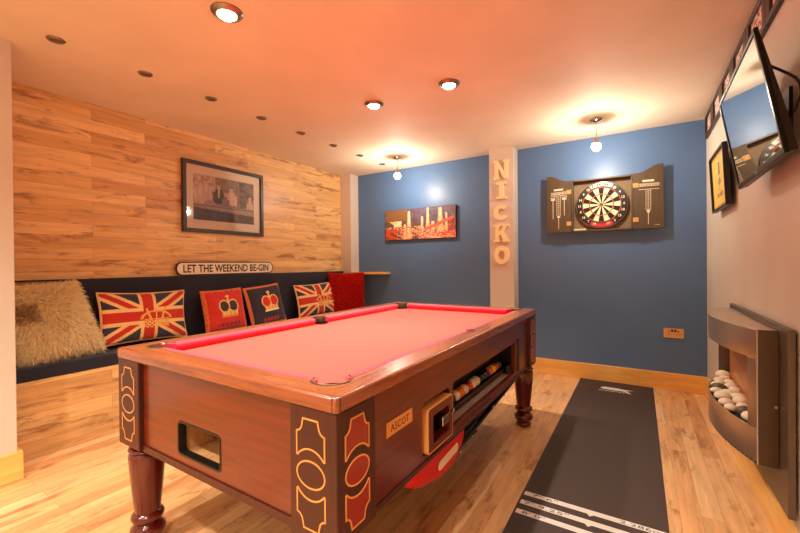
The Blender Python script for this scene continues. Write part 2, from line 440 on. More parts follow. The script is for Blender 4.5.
g, M = cushion('d', (XBK+.09, 3.45, ZS+.20), W, Hh, .13, lambda u, v: union_jack(u, v, (.2, -.1), (.45, .5)), .2, .03, 0, 110, 70, .06, seed=9)
make_cushion('flag_cushion', g, 'flag cushion with gold crown leaning beside the red shaggy cushion', M, W, Hh, M_pip1)

def shaggy(name, c, W, Hh, T, base, tips, tilt, roll, turn, n, lf, label, patch=None, seed=1, shear=0.):
    g, M = cushion(name, c, W, Hh, T, lambda u, v: base, tilt, roll, turn, 24, 24, .04, lump=.03, seed=seed, shear=shear)
    rnd = random.Random(seed)
    nb = len(g.f); body = [tuple(v) for v in g.v]; faces = list(g.f)
    M3 = M.to_3x3()
    for k in range(n):
        f = faces[rnd.randrange(nb)]
        a, b_, c_, d = [Vector(body[i]) for i in f]
        s, t = rnd.random(), rnd.random()
        p = a*(1-s)*(1-t)+b_*s*(1-t)+c_*s*t+d*(1-s)*t
        nrm = (b_-a).cross(d-a)
        if nrm.length < 1e-9: continue
        nrm.normalize()
        lp = M.inverted() @ p
        out = M3 @ Vector((0, lp.y/(W/2), lp.z/(Hh/2)))
        dirv = (nrm*.55 + out*.35 + Vector((rnd.uniform(-.5,.5), rnd.uniform(-.5,.5), rnd.uniform(-.7,.25)))).normalized()
        l = lf*rnd.uniform(.6, 1.3); w = .0028*rnd.uniform(.7, 1.5)
        sd = dirv.cross(Vector((rnd.random(), rnd.random(), rnd.random()))).normalized()*w
        droop = Vector((0, 0, -l*.3))
        i0 = len(g.v)
        m = p + dirv*l*.55; e = p + dirv*l + droop
        g.v += [tuple(p-sd), tuple(p+sd), tuple(m+sd*.8), tuple(m-sd*.8), tuple(e)]
        g.f += [(i0, i0+1, i0+2, i0+3), (i0+3, i0+2, i0+4)]
        col = tips[rnd.randrange(len(tips))]
        if patch and patch(lp.y/(W/2), lp.z/(Hh/2)): col = lin(214,184,136)
        g.c += [col, col]
    o = obj(name, g, M_fur); return tag(o, label, 'cushion')
shaggy('shaggy_cushion', (XBK+.10, .935, ZS+.262), .44, .50, .16, lin(255,242,208), [lin(255,244,212), lin(254,240,204), lin(255,250,228), lin(250,232,190)], .18, 0, 0, 17000, .042,
       'cream shaggy cushion at the near end of the bench', patch=lambda a, b: -1 < a < -.25 and .05 < b < .5, seed=2, shear=.27)
shaggy('shaggy_cushion', (XL+.265, 3.87, ZS+.262), .46, .52, .16, lin(210,28,20), [lin(226,36,24), lin(200,22,16), lin(240,56,36)], .10, 0, -.75, 14000, .018,
       'red shaggy cushion in the far corner of the bench', seed=4)

# ------------------------------------------------------------------ sign on the backrest
def capsule(w, h, n=14, notch=0):
    r = h/2*.9; pts = []
    for k in range(n+1):
        a = -PI/2+PI*k/n; pts.append((w/2-r+r*math.cos(a), h/2*math.sin(a)))
    for k in range(n+1):
        a = PI/2+PI*k/n; pts.append((-w/2+r+r*math.cos(a), h/2*math.sin(a)))
    return pts
sg = emp('slogan_sign', (XL+.03, 2.35, 1.079), 'cream street-style sign reading LET THE WEEKEND BE-GIN on the backrest top', 'sign')
Ms = frame((XL+.018, 2.352, 1.142), (0,1,0), (0,0,1))
obj('plate', G().ext([capsule(1.06, .124)], .014, .002, Ms), M_darkframe, sg, smooth=40)
obj('face', G().ext([capsule(1.035, .104)], .002, 0, Ms @ Matrix.Translation((0,0,.0138))), M_cream, sg)
obj('lettering', G().text('LET THE WEEKEND BE-GIN', .08, .001, Ms @ Matrix.Translation((0,0,.0158)), .93, .074, .0016), M_ink, sg)

# ------------------------------------------------------------------ pictures
def art_grid(w, h, nu, nv, fn, M):
    """flat printed sheet, colours from fn(u,v) with u to the right, v up, 0..1"""
    g = G(); vs = [((i/nu-.5)*w, (j/nv-.5)*h, 0) for j in range(nv+1) for i in range(nu+1)]
    fs = [(j*(nu+1)+i, j*(nu+1)+i+1, (j+1)*(nu+1)+i+1, (j+1)*(nu+1)+i) for j in range(nv) for i in range(nu)]
    g.add(vs, fs, M); g.c = [fn((i+.5)/nu, (j+.5)/nv) for j in range(nv) for i in range(nu)]; return g
def rect(w, h, cx=0, cy=0): return [(cx-w/2, cy-h/2), (cx+w/2, cy-h/2), (cx+w/2, cy+h/2), (cx-w/2, cy+h/2)]
def hash2(i, j, k=0):
    x = math.sin(i*127.1+j*311.7+k*74.7)*43758.5453; return x-math.floor(x)
def vnoise(x, y, k=0):
    i, j = math.floor(x), math.floor(y); fx, fy = x-i, y-j; fx = fx*fx*(3-2*fx); fy = fy*fy*(3-2*fy)
    a = hash2(i, j, k)*(1-fx)+hash2(i+1, j, k)*fx; b = hash2(i, j+1, k)*(1-fx)+hash2(i+1, j+1, k)*fx
    return a*(1-fy)+b*fy
def mixc(a, b, t): return tuple(a[i]*(1-t)+b[i]*t for i in range(3))+(1.,)
# sepia photograph over the bench: people standing round a table
def sepia(u, v):
    n = vnoise(u*26, v*18, 1)*.5+vnoise(u*60, v*40, 2)*.5
    t = .42+.25*(n-.5)
    if u < .3 and v > .35: t = .62+.5*(vnoise(u*22, v*16, 5)-.5)
    if .3 < u < .34 and v > .38: t = .7
    if u > .74 and v > .3: t = .34+.3*(vnoise(u*18, v*14, 6)-.5)
    def man(cx, top, w, jac, shirt):
        nonlocal t
        y = (top-v)
        if 0 <= y < .13 and ((u-cx)/.03)**2+((y-.075)/.065)**2 < 1: t = .72 if y > .035 else .22
        if .13 <= y < .45 and abs(u-cx) < w*(.8+.5*min(1, (y-.13)*6)): t = jac
        if .13 <= y < .32 and abs(u-cx) < .012+.02*(.32-y): t = shirt
        if abs(abs(u-cx)-w*1.25) < .014 and .2 < y < .42: t = jac*1.15
    man(.1, .86, .055, .7, .85); man(.19, .92, .05, .66, .9); man(.39, .86, .065, .2, .82); man(.6, .84, .06, .8, .9); man(.5, .72, .035, .36, .5); man(.93, .7, .04, .7, .8)
    if v < .36: t = .5+.12*(n-.5)
    if .30-.08*u < v < .36-.02*u and u < .96: t = .56
    if v < .22-.08*u+.05: t = .22+.1*(n-.5)
    if abs(v-(.33)) < .012: t = .3
    t = min(max(t, .05), 1)
    t = min(max((t-.5)*1.35+.5, 0), 1)
    return mixc(lin(34,24,22), lin(226,194,168), t)
p1 = emp('framed_photograph', (XL, 2.33, 1.48), 'large black-framed sepia photograph of men around a table on the wooden wall', 'picture')
Mp = frame((XL+.001, 2.33, 1.812), (0,1,0), (0,0,1)); w1, h1 = .872, .664
obj('frame', G().ext([rect(w1, h1), rect(w1-.07, h1-.07)], .03, .003, Mp), M_darkframe, p1)
obj('mat_board', G().box(-w1/2+.034, w1/2-.034, -h1/2+.034, h1/2-.034, .002, .012, Mp), M_cream, p1)
obj('photograph', art_grid(.655, .43, 130, 86, sepia, Mp @ Matrix.Translation((-.005, .002, .0126))), M_art, p1)
mg, nt, b = nmat('picture_glass'); nt.nodes.remove(b)
tr_ = nd(nt, 'ShaderNodeBsdfTransparent'); gl = nd(nt, 'ShaderNodeBsdfGlossy', i_Roughness=.04); fr = nd(nt, 'ShaderNodeFresnel', i_IOR=1.28); ms = nd(nt, 'ShaderNodeMixShader')
nt.links.new(fr.outputs[0], ms.inputs[0]); nt.links.new(tr_.outputs[0], ms.inputs[1]); nt.links.new(gl.outputs[0], ms.inputs[2]); nt.links.new(ms.outputs[0], nt.nodes['Material Output'].inputs['Surface'])
M_glass = mg
obj('glass', G().box(-w1/2+.034, w1/2-.034, -h1/2+.034, h1/2-.034, .018, .0195, Mp), M_glass, p1)

# city canvas on the blue wall
def city(u, v):
    n = vnoise(u*30, v*14, 11); m_ = vnoise(u*70, v*34, 12)
    base = mixc(lin(104,74,60), lin(84,72,88), vnoise(u*5, v*3, 13))
    col = base
    if u > .35 and v > .5 and n > .5: col = lin(104,84,104)
    for k, (cx, w, hh) in enumerate([(.36,.035,.92), (.55,.022,.72), (.63,.03,.98), (.8,.045,.95), (.88,.02,.8), (.3,.02,.5), (.7,.03,.55)]):
        if abs(u-cx) < w*(1.2-v*.8) and v < hh:
            col = mixc(lin(252,230,180), lin(220,130,90), min(1, abs(u-cx)/w*.8+.4*m_))
    if .13 < u < .25 and .42 < v < .72: col = lin(240,216,180) if m_ > .25 else lin(190,120,60)
    if v < .42 and m_ > .48: col = mixc(lin(242,190,130), lin(206,84,64), n)
    if u < .18 and v < .35: col = lin(200,70,44) if n > .4 else lin(90,80,50)
    if abs(v-(.75-u*1.6)) < .04 and u < .14: col = lin(230,190,120)
    if .5 < u and v < .2: col = lin(208,84,60) if m_ > .42 else lin(240,180,150)
    if abs((v-.3)-(u-.6)*.9) < .05 and .6 < u < .98: col = lin(224,92,60)
    if u > .9 and .2 < v < .55 and m_ > .5: col = lin(210,60,40)
    if v > .62 and u < .34: col = mixc(lin(112,92,54), lin(140,88,60), n)
    return col
cv = emp('canvas_print', (-2.35, YB, 1.48), 'wide canvas print of a bright city street on the blue wall', 'picture')
Mc = frame((-2.349, YB-.002, 1.673), (1,0,0), (0,0,1))
obj('canvas_block', G().box(-.505, .505, -.195, .195, 0, .034, Mc), M_darkframe, cv, bevel=.002)
obj('printed_face', art_grid(1.004, .384, 180, 68, city, Mc @ Matrix.Translation((0,0,.0346))), M_art, cv)

# yellow poster on the right wall, tipped forward at the top
def yellow(u, v):
    n = vnoise(u*40, v*30, 21)
    col = mixc(lin(238,196,84), lin(250,216,112), n)
    if u < .05 or u > .95 or v < .06 or v > .94: return lin(206,160,70)
    dx = (u-.52)/.10
    if .68 < v < .82 and abs(dx) < .5: return lin(96,92,110)
    if .3 < v < .68 and abs(dx) < .55+.4*math.sin(v*30): return lin(112,108,132) if n > .35 else lin(200,170,110)
    if .2 < v < .28 and .3 < u < .72 and int(u*40) % 3: return lin(120,104,90)
    return col
yp = emp('framed_poster', (XR-.03, 3.29, 1.5), 'small yellow poster in a deep black frame on the right wall', 'picture')
My = frame((XR-.0425, 3.29, 1.70), (0,-1,0), (-.045,0,1))   # x right when facing the wall, z out of the wall
My = frame((XR-.052, 3.29, 1.70), (0,-1,0), (-.047,0,1))
obj('frame', G().ext([rect(.52, .385), rect(.492, .357)], .03, .002, My @ Matrix.Translation((0,0,-.022))), M_black, yp)
obj('backing', G().box(-.25, .25, -.18, .18, -.022, -.012, My), M_black, yp)
obj('poster', art_grid(.490, .355, 50, 36, yellow, My @ Matrix.Translation((0,0,-.006))), M_art, yp)

# row of photo frames along the top of the right wall
def sport(k):
    def f(u, v):
        n = vnoise(u*12, v*10, 30+k); m_ = vnoise(u*26, v*20, 50+k)
        c = lin(236,196,178) if n > .4 else lin(160,70,60)
        if m_ > .62: c = lin(238,214,200)
        if m_ < .25: c = lin(84,44,44)
        return c
    return f
for k in range(7):
    yc = 3.97-.37*k
    pl = ['nearest the blue wall corner', 'second from the blue wall corner', 'third from the blue wall corner', 'fourth from the blue wall corner',
          'above the far edge of the television', 'above the middle of the television', 'above the near edge of the television'][k]
    f = emp('photo_frame', (XR-.01, yc, 2.205), 'wide dark brown photo frame under the ceiling, ' + pl, 'picture', 'row of photo frames under the ceiling')
    Mf = frame((XR-.001, yc, 2.295), (0,-1,0), (0,0,1))
    obj('frame', G().ext([rect(.366, .185), rect(.25, .135)], .02, .002, Mf), M_darkframe, f)
    obj('photograph', art_grid(.252, .137, 22, 12, sport(k), Mf @ Matrix.Translation((0,0,.008))), M_art, f)

# ------------------------------------------------------------------ NICKO letters on the white column
def letter(ch):
    """slab letters as loops in a 1 x 1 box"""
    t = .26
    if ch == 'N':
        return [[(0,0),(.4,0),(.4,.12),(.32,.12),(.32,.58),(.72,0),(.92,0),(.92,.88),(1,.88),(1,1),(.62,1),(.62,.88),(.70,.88),(.70,.42),(.3,1),(0,1),(0,.88),(.1,.88),(.1,.12),(0,.12)]]
    if ch == 'I':
        return [[(.18,0),(.82,0),(.82,.14),(.64,.14),(.64,.86),(.82,.86),(.82,1),(.18,1),(.18,.86),(.36,.86),(.36,.14),(.18,.14)]]
    if ch == 'K':
        return [[(0,0),(.42,0),(.42,.12),(.34,.12),(.34,.36),(.42,.44),(.62,.12),(.56,.12),(.56,0),(1,0),(1,.12),(.9,.12),(.6,.6),(.86,.88),(.98,.88),(.98,1),(.58,1),(.58,.88),(.64,.88),(.34,.58),(.34,.88),(.42,.88),(.42,1),(0,1),(0,.88),(.1,.88),(.1,.12),(0,.12)]]
    if ch == 'C':
        out = []; 
        for k in range(25): a = math.radians(42+276*k/24); out.append((.5+.5*math.cos(a), .5+.5*math.sin(a)))
        for k in range(25): a = math.radians(318-276*k/24); out.append((.5+.24*math.cos(a), .5+.26*math.sin(a)))
        return [out]
    o = [(.5+.5*math.cos(2*PI*k/32), .5+.5*math.sin(2*PI*k/32)) for k in range(32)]
    i = [(.5+.2*math.cos(2*PI*k/24), .5+.24*math.sin(2*PI*k/24)) for k in range(24)]
    return [o, i]
zs = [(2.062, 2.262), (1.852, 2.03), (1.625, 1.785), (1.392, 1.578), (1.152, 1.352)]
nm = ['topmost on', 'second from the top of', 'in the middle of', 'below the C on', 'lowest on']
for ch, (za, zb), w in zip('NICKO', zs, nm):
    Ml = frame((-1.33, 4.0715, za), (1,0,0), (0,0,1)) @ Matrix.Diagonal((.165, zb-za, 1, 1))
    o = obj('wall_letter', G().ext(letter(ch), .03, 0, Ml), M_letter, bevel=.0015)
    tag(o, f'cream wooden letter {ch}, {w} the white column', 'letter', 'letters on the white column')

# ------------------------------------------------------------------ dartboard cabinet
M_cab = grainwood('cabinet_brown', 2, (92,74,52), (76,60,42), .55, 0)
M_cabin = plain('cabinet_lining', (132,110,84), .85, noise=.2)
M_dark = plain('dark_bed_base', (30,22,18), .7)  # even dark brown, used for the pebble bed of the fire
cb = emp('dartboard_cabinet', (-.31, YB, 1.468), 'brown dartboard cabinet with both score doors open on the blue wall', 'cabinet')
cx0, cx1, cz0, cz1, yf = -.572, -.050, 1.468, 1.978, YB-.088
g = G().box(cx0, cx1, YB-.012, YB-.001, cz0, cz1)
obj('back_panel', g, M_cabin, cb)
t_ = .014
obj('carcass', G().box(cx0, cx0+t_, yf, YB-.012, cz0, cz1).box(cx1-t_, cx1, yf, YB-.012, cz0, cz1).box(cx0, cx1, yf, YB-.012, cz0, cz0+t_).box(cx0, cx1, yf, YB-.012, cz1-t_, cz1), M_cab, cb, bevel=.001)
obj('holder_strip', G().box(cx0+.02, cx0+.13, yf+.002, yf+.04, cz0+t_, cz0+.028), M_cream, cb)
def door(sgn, hx):
    # local x from hinge (0) outwards, y up
    w = .234
    top = []
    for k in range(13):
        s = k/12; top.append((w*s, .51+.07*(.5-.5*math.cos(PI*max(0, min(1, (s-.15)/.75))))))
    lp = [(0,0), (w,0)] + top[::-1]
    ang = math.radians(7)
    xd = Vector((sgn*math.cos(ang), math.sin(ang), 0))
    Mdr = frame((hx, yf, cz0), xd, (0,0,1))     # z = x cross y
    if sgn > 0: Mdr = Mdr                        # z points to -Y (to the room)
    d = G(); d.ext([lp], .014, .0015, Mdr @ Matrix.Translation((0,0,(-.0 if sgn > 0 else -.014))))
    return d, Mdr, w
for sgn, hx in ((-1, cx0-.003), (1, cx1+.003)):
    d, Md, w = door(sgn, hx)
    dr = obj('door', d, M_cab, cb)
    zf = .0145 if sgn > 0 else -.0145
    # build the printing in a frame that faces the room and reads left to right
    xd = Md.to_3x3() @ Vector((sgn, 0, 0)); cpos = Md @ Vector((w/2, 0, zf))
    Mt = frame(cpos, xd, (0,0,1)) 
    k = .001
    L_ = G()
    def bar(x0, x1, y0, y1): L_.box(x0, x1, y0, y1, 0, k, Mt)
    bar(-.045, .045, .425, .442)
    if sgn > 0:
        bar(-.075, .085, .405, .409); bar(-.075, .085, .385, .389); bar(-.075, .085, .355, .359)
        for q in range(14): bar(-.065+.011*q, -.059+.011*q, .391+.004*(q % 2), .402)
        bar(-.02, -.017, .17, .355); bar(.017, .02, .17, .355)
        for q in range(9): bar(-.013, .013, .178+.02*q, .181+.02*q); bar(-.003, .003, .184+.02*q, .19+.02*q)
        bar(-.014, .014, .155, .17); bar(-.008, .008, .14, .155); bar(-.002, .002, .04, .14)
        bar(.05, .058, .03, .034); bar(.062, .085, .03, .034)
    else:
        bar(-.08, .08, .405, .409); bar(-.08, .08, .37, .374)
        for q in range(11): bar(-.07+.013*q, -.063+.013*q, .38+.006*(q % 2), .40)
        for cxx, y0_, y1_ in ((-.055, .14, .33), (.055, .17, .33)): bar(cxx-.0025, cxx+.0025, y0_, y1_); bar(cxx-.02, cxx+.02, .33, .345); bar(cxx-.025, cxx+.025, .352, .358)
        bar(-.02, -.017, .17, .37); bar(.017, .02, .17, .37)
        for q in range(10): bar(-.013, .013, .178+.019*q, .181+.019*q); bar(-.003, .003, .184+.019*q, .189+.019*q)
        bar(-.014, .014, .15, .17); bar(-.002, .002, .035, .15)
    obj('score_printing', L_, M_cream, dr)
    for zz in (.085, .40):
        obj('hinge', G().box(-.022, .022, -.02, .02, 0, .0025, Md @ Matrix.Translation((.018, 0, zf if sgn > 0 else zf-.0025))  @ Matrix.Translation((0, zz, 0))), M_brass, dr)
# the board itself
db = emp('dartboard', (-.311, YB-.05, 1.495), 'round bristle dartboard with red and green rings inside the cabinet', 'dartboard')
RB = .2255
Mb = frame((-.311, YB-.0125, 1.722), (1,0,0), (0,0,1))
obj('board_body', G().lathe([(RB-.004, 0), (RB, .004), (RB, .034), (RB-.003, .038)], 72, Mb), M_black, db, smooth=40)
def ringseg(r0, r1, a0, a1, z, n=6):
    vs = []; fs = []
    for k in range(n+1):
        a = a0+(a1-a0)*k/n; vs += [(r0*math.sin(a), r0*math.cos(a), z), (r1*math.sin(a), r1*math.cos(a), z)]
    for k in range(n): fs.append((2*k, 2*k+2, 2*k+3, 2*k+1))
    return vs, fs
g = G(); g.c = []
CR = lin(244,224,178); BK = lin(34,22,20); RD = lin(196,34,32); GN = lin(28,104,66)
S = 2*PI/20
for i in range(20):
    a0, a1 = (i-.5)*S, (i+.5)*S; ev = i % 2 == 0
    for r0, r1, c_ in ((.016, .099, BK if ev else CR), (.099, .107, RD if ev else GN), (.107, .162, BK if ev else CR), (.162, .170, RD if ev else GN)):
        v_, f_ = ringseg(r0, r1, a0, a1, .0384); g.add(v_, f_, Mb); g.c += [c_]*len(f_)
for r0, r1, c_ in ((.0064, .016, GN), (.0001, .0064, RD)):
    v_, f_ = ringseg(r0, r1, 0, 2*PI, .0384, 32); g.add(v_, f_, Mb); g.c += [c_]*len(f_)
M_bd = painted('sisal', .85)
obj('playing_face', g, M_bd, db)
g = G()
for i in range(20):
    a = (i-.5)*S; v_ = [(r*math.sin(a+e), r*math.cos(a+e), .0392) for r, e in ((.016, .02), (.170, .002), (.170, -.002), (.016, -.02))]; g.add(v_, [(3,2,1,0)], Mb)
for r in (.016, .099, .107, .162, .170): v_, f_ = ringseg(r-.0005, r+.0005, 0, 2*PI, .0393, 64); g.add(v_, f_, Mb)
v_, f_ = ringseg(RB-.004, RB-.001, 0, 2*PI, .0393, 72); g.add(v_, f_, Mb)
obj('wire_spider', g, M_chrome, db)
g = G()
for i, n in enumerate([20,1,18,4,13,6,10,15,2,17,3,19,7,16,8,11,14,9,12,5]):
    a = i*S; r = .192
    if n in (20, 3): continue
    g = G().text(str(n), .03, .0008, Mb @ Matrix.Translation((r*math.sin(a), r*math.cos(a), .0386)), None, .024, .001)
    obj('number', g, M_cream, db)
def arcband(a0, a1, m_, nm_):
    g = G(); v_, f_ = ringseg(.18, .214, a0, a1, .0388, 20); g.add(v_, f_, Mb); obj(nm_, g, m_, db)
M_redp = plain('red_print', (206,40,40), .6)
arcband(-.5, .5, M_cream, 'upper_banner'); arcband(PI-.5, PI+.5, M_redp, 'lower_banner')
g = G()
for k in range(8):
    a = -.40+.114*k; v_, f_ = ringseg(.187, .207, a-.035, a+.035, .0396, 3)
    if k % 3 != 1: g.add(v_, f_, Mb)
    v_, f_ = ringseg(.19, .204, PI+a-.015, PI+a+.02, .0396, 3)
    if k % 2: g.add(v_, f_, Mb)
obj('banner_lettering', g, M_redp, db)

# ------------------------------------------------------------------ wall socket
so = emp('wall_socket', (.258, YB, .47), 'brass double power socket low on the blue wall', 'socket')
Mo = frame((.2585, YB-.0005, .5165), (1,0,0), (0,0,1))
obj('plate', G().box(-.075, .075, -.043, .043, 0, .007, Mo), M_brass, so, bevel=.002)
g = G()
for s in (-1, 1):
    g = G(); g.box(s*.036-.004, s*.036+.004, .008, .02, .007, .008, Mo); g.box(s*.036-.013, s*.036-.005, -.014, -.008, .007, .008, Mo); g.box(s*.036+.005, s*.036+.013, -.014, -.008, .007, .008, Mo); obj('socket_holes', g, M_black, so)
for s in (-1, 1): obj('switch', G().box(s*.012-.008, s*.012+.008, .012, .034, .007, .012, Mo), M_black, so, bevel=.001)

# ------------------------------------------------------------------ television
tl, tr, brr, bl = Vector((.3345,2.455,1.940)), Vector((.3265,1.725,1.944)), Vector((.4015,1.722,1.513)), Vector((.4095,2.451,1.509))
tc_ = (tl+tr+brr+bl)/4
Mtv = frame(tc_, tr-tl, tl-bl)     # z towards the room
tw, th = .73, .438
tv = emp('television', (tc_.x, tc_.y, 1.5), 'flat black television tilted down from the right wall', 'television')
M_screen = plain('glossy_screen', (10,10,12), .04, coat=1., spec=1., ior=1.9)
M_screen.node_tree.nodes['Principled BSDF'].inputs['Coat IOR'].default_value = 2.0
M_screen.node_tree.nodes['Principled BSDF'].inputs['Coat Roughness'].default_value = .02
M_gloss = plain('gloss_black_bezel', (8,7,7), .3, spec=.25)
obj('bezel', G().ext([rect(tw, th), rect(tw-.036, th-.04, 0, .004)], .014, .003, Mtv @ Matrix.Translation((0,0,-.014)), 3), M_gloss, tv, smooth=40)
obj('screen', G().box(-tw/2+.017, tw/2-.017, -th/2+.02, th/2-.016, -.012, -.004, Mtv), M_screen, tv)
a_, b_ = tw/2-.002, th/2-.002
g = G(); g.add([(-a_,-b_,-.013),(a_,-b_,-.013),(a_,b_,-.013),(-a_,b_,-.013),(-a_+.004,-b_+.003,-.036),(a_-.004,-b_+.003,-.036),(a_-.004,-.05,-.030),(-a_+.004,-.05,-.030),(-a_+.02,b_-.01,-.016),(a_-.02,b_-.01,-.016)], [(3,2,1,0),(4,5,6,7),(7,6,9,8),(0,1,5,4),(1,2,9,6,5),(2,3,8,9),(3,0,4,7,8)], Mtv)
g.box(-.18, .18, -.14, .08, -.058, -.02, Mtv)
obj('back_shell', g, M_black, tv)
a0 = Mtv @ Vector((0, 0, -.058))
obj('wall_bracket', G().tube([a0, Vector((XR-.012, a0.y, a0.z))], .018, 12).box(XR-.012, XR-.001, a0.y-.06, a0.y+.06, a0.z-.09, a0.z+.09), M_blackm, tv)
obj('power_cable', G().tube([Mtv @ Vector(p) for p in [(.30-.06*math.cos(q*.42), .14-.028*q, -.035-.05*math.sin(q*.35)) for q in range(10)]], .0045, 8), M_black, tv, smooth=60)
obj('logo_badge', G().box(-.02, .02, -.006, .006, 0, .001, Mtv @ Matrix.Translation((0, -th/2+.01, .0005))), M_nickel, tv)

# ------------------------------------------------------------------ wall-hung electric fire
M_flat = plain('grey_back_plate', (112,98,86), .4, .6)
M_side = plain('dark_steel_side', (96,80,66), .36, .8)
fp = emp('electric_fire', (XR, 2.52, .2), 'curved brushed steel electric fire with white pebbles hung on the right wall', 'fireplace')
obj('back_plate', G().box(XR-.03, XR-.008, 1.976, 3.065, .195, .905).box(XR-.008, XR-.001, 2.1, 2.9, .3, .8), M_flat, fp, bevel=.002)
ya, yb, xe, sag = 2.08, 2.98, .402, .094
def arcx(y):
    c = (ya+yb)/2; h_ = (yb-ya)/2; R_ = (h_*h_+sag*sag)/(2*sag); return xe-(math.sqrt(R_*R_-(y-c)**2)-(R_-sag))
def arc_outline(y0_, y1_, n=36, off=0.):
    return [(arcx(y0_+(y1_-y0_)*k/n)+off, y0_+(y1_-y0_)*k/n) for k in range(n+1)]
def arc_slab(z0_, z1_, y0_=ya, y1_=yb, thick=None):
    a = arc_outline(y0_, y1_)
    if thick: lp = a + [(x+thick, y) for x, y in reversed(a)]
    else: lp = a + [(XR-.031, y1_), (XR-.031, y0_)]
    return [lp], z0_, z1_
def slab(name, spec_, m_, **k):
    lps, z0_, z1_ = spec_
    return obj(name, G().ext(lps, z1_-z0_, .0012, Matrix.Translation((0,0,z0_))), m_, fp, smooth=30, **k)
slab('top_band', arc_slab(.765, .884, thick=.004), M_steel)
slab('top_cover', arc_slab(.872, .8835, ya+.002, yb-.002), M_steel)
slab('lower_band', arc_slab(.335, .478, thick=.004), M_steel)
slab('lower_cover', arc_slab(.337, .345, ya+.002, yb-.002), M_side)
pb = [(x+.008, y) for x, y in arc_outline(ya+.02, yb-.02)] + [(XR-.034, yb-.02), (XR-.034, ya+.02)]
slab('pebble_bed', ([pb], .456, .464), M_dark)
slab('front_strip', arc_slab(.478, .765, ya, ya+.05, thick=.004), M_steel)
for y0_, y1_, m_ in ((ya, ya+.006, M_side), (yb-.006, yb, M_flat)): obj('side_panel', G().box(xe, XR-.031, y0_, y1_, .335, .884), m_, fp, bevel=.001)
obj('light_trim', G().box(xe-.002, xe+.002, ya-.003, ya, .335, .884), M_chrome, fp)
M_glowp = plain('copper_back_panel', (206,138,82), .35, .35)
obj('rear_reflector', G().box(XR-.05, XR-.032, ya+.01, yb-.04, .466, .87), M_glowp, fp)
obj('hanging_screw', G().lathe([(.006,0),(.006,.006)], 16, frame((xe+.055, ya-.0005, .58), (1,0,0), (0,0,1))), M_chrome, fp)
M_peb = plain('white_pebble', (236,222,198), .6, noise=.3, nscale=20); M_pebd = plain('dark_pebble', (92,78,62), .5, noise=.5, nscale=30)
rnd = random.Random(11); pk = 0
cand = []
for k in range(40000):
    y = rnd.uniform(ya+.06, yb-.05); r = rnd.uniform(.024, .038)
    x = rnd.uniform(arcx(y)+.006+r*.85, XR-.052-r*.8)
    if all(math.hypot(x-a, y-b)*.9 > (r+c)*.84 for a, b, c in cand): cand.append((x, y, r))
dark = sorted(range(len(cand)), key=lambda i: (cand[i][0]-.33)**2+(cand[i][1]-2.66)**2)[:1] + sorted(range(len(cand)), key=lambda i: (cand[i][0]-.36)**2+(cand[i][1]-2.27)**2)[:1]
for i, (x, y, r) in enumerate(cand):
    g = G().ball((0,0,0), r, 14, 9, (1, rnd.uniform(1., 1.15), rnd.uniform(.6, .8)), Matrix.Translation((x, y, 464e-3+r*.62)) @ Matrix.Rotation(rnd.uniform(0, 3), 4, 'Z'))
    o = obj('pebble', g, M_pebd if i in dark else M_peb, smooth=60)
    if i in dark: tag(o, 'dark grey pebble in the fire bed, ' + ('nearer the camera' if i == dark[1] else 'further from the camera'), 'pebble', 'pebbles in the electric fire')
    else: tag(o, 'white pebble lying in the bed of the electric fire', 'pebble', 'white pebbles in the electric fire')

# ------------------------------------------------------------------ dart mat
mt = emp('dart_mat', (-.203, 2.7, 0), 'long black dart mat with white throw lines on the floor', 'mat')
obj('rubber_sheet', G().box(-.508, .102, 1.25, 4.218, .0005, .005), M_rubber, mt, bevel=.002)
for yy in (1.962, 1.882, 1.802):
    lp = [(-.497, yy-.017), (.097, yy-.017), (.097, yy+.017), (-.497, yy+.017)] if yy < 1.81 else [(-.497, yy-.017), (-.212, yy-.017), (-.198, yy-.034), (-.184, yy-.017), (.097, yy-.017), (.097, yy+.017), (-.497, yy+.017)]
    obj('throw_line', G().ext([lp], .0004, 0, Matrix.Translation((0,0,.0051))), M_matline, mt)
def mtext(s, x, y, w, rot=0):
    return G().text(s, .03, .0003, Matrix.Translation((x, y, .00555)) @ Matrix.Rotation(rot, 4, 'Z'), w, .021)
obj('line_marking', mtext("7' 6\"", -.40, 1.962, .12), M_ink, mt); obj('line_marking', mtext("7' 9.25\"", -.38, 1.882, .2), M_ink, mt); obj('line_marking', mtext("8' 0\"", -.42, 1.802, .10), M_ink, mt)
obj('line_marking', mtext("2.286m", 0.0, 1.962, .16), M_ink, mt)
sw = [(-.275,4.03),(-.31,4.00),(-.31,3.975),(-.28,3.955),(-.20,3.95),(-.14,3.955),(-.115,3.935),(-.10,3.915),(-.07,3.905),(-.075,3.93),(-.105,3.965),(-.085,3.99),(-.05,4.01),(-.12,4.01),(-.18,4.025)]
g = G().ext([sw], .0004, 0, Matrix.Translation((0,0,.0051)))
for k in range(8): g.box(-.32+.026*k, -.302+.026*k, 3.905+(k % 2)*.002, 3.922, .0051, .0055)
o = obj('mat_logo', g, M_matline, mt); o['label'] = 'white swoosh emblem with small lettering under it'

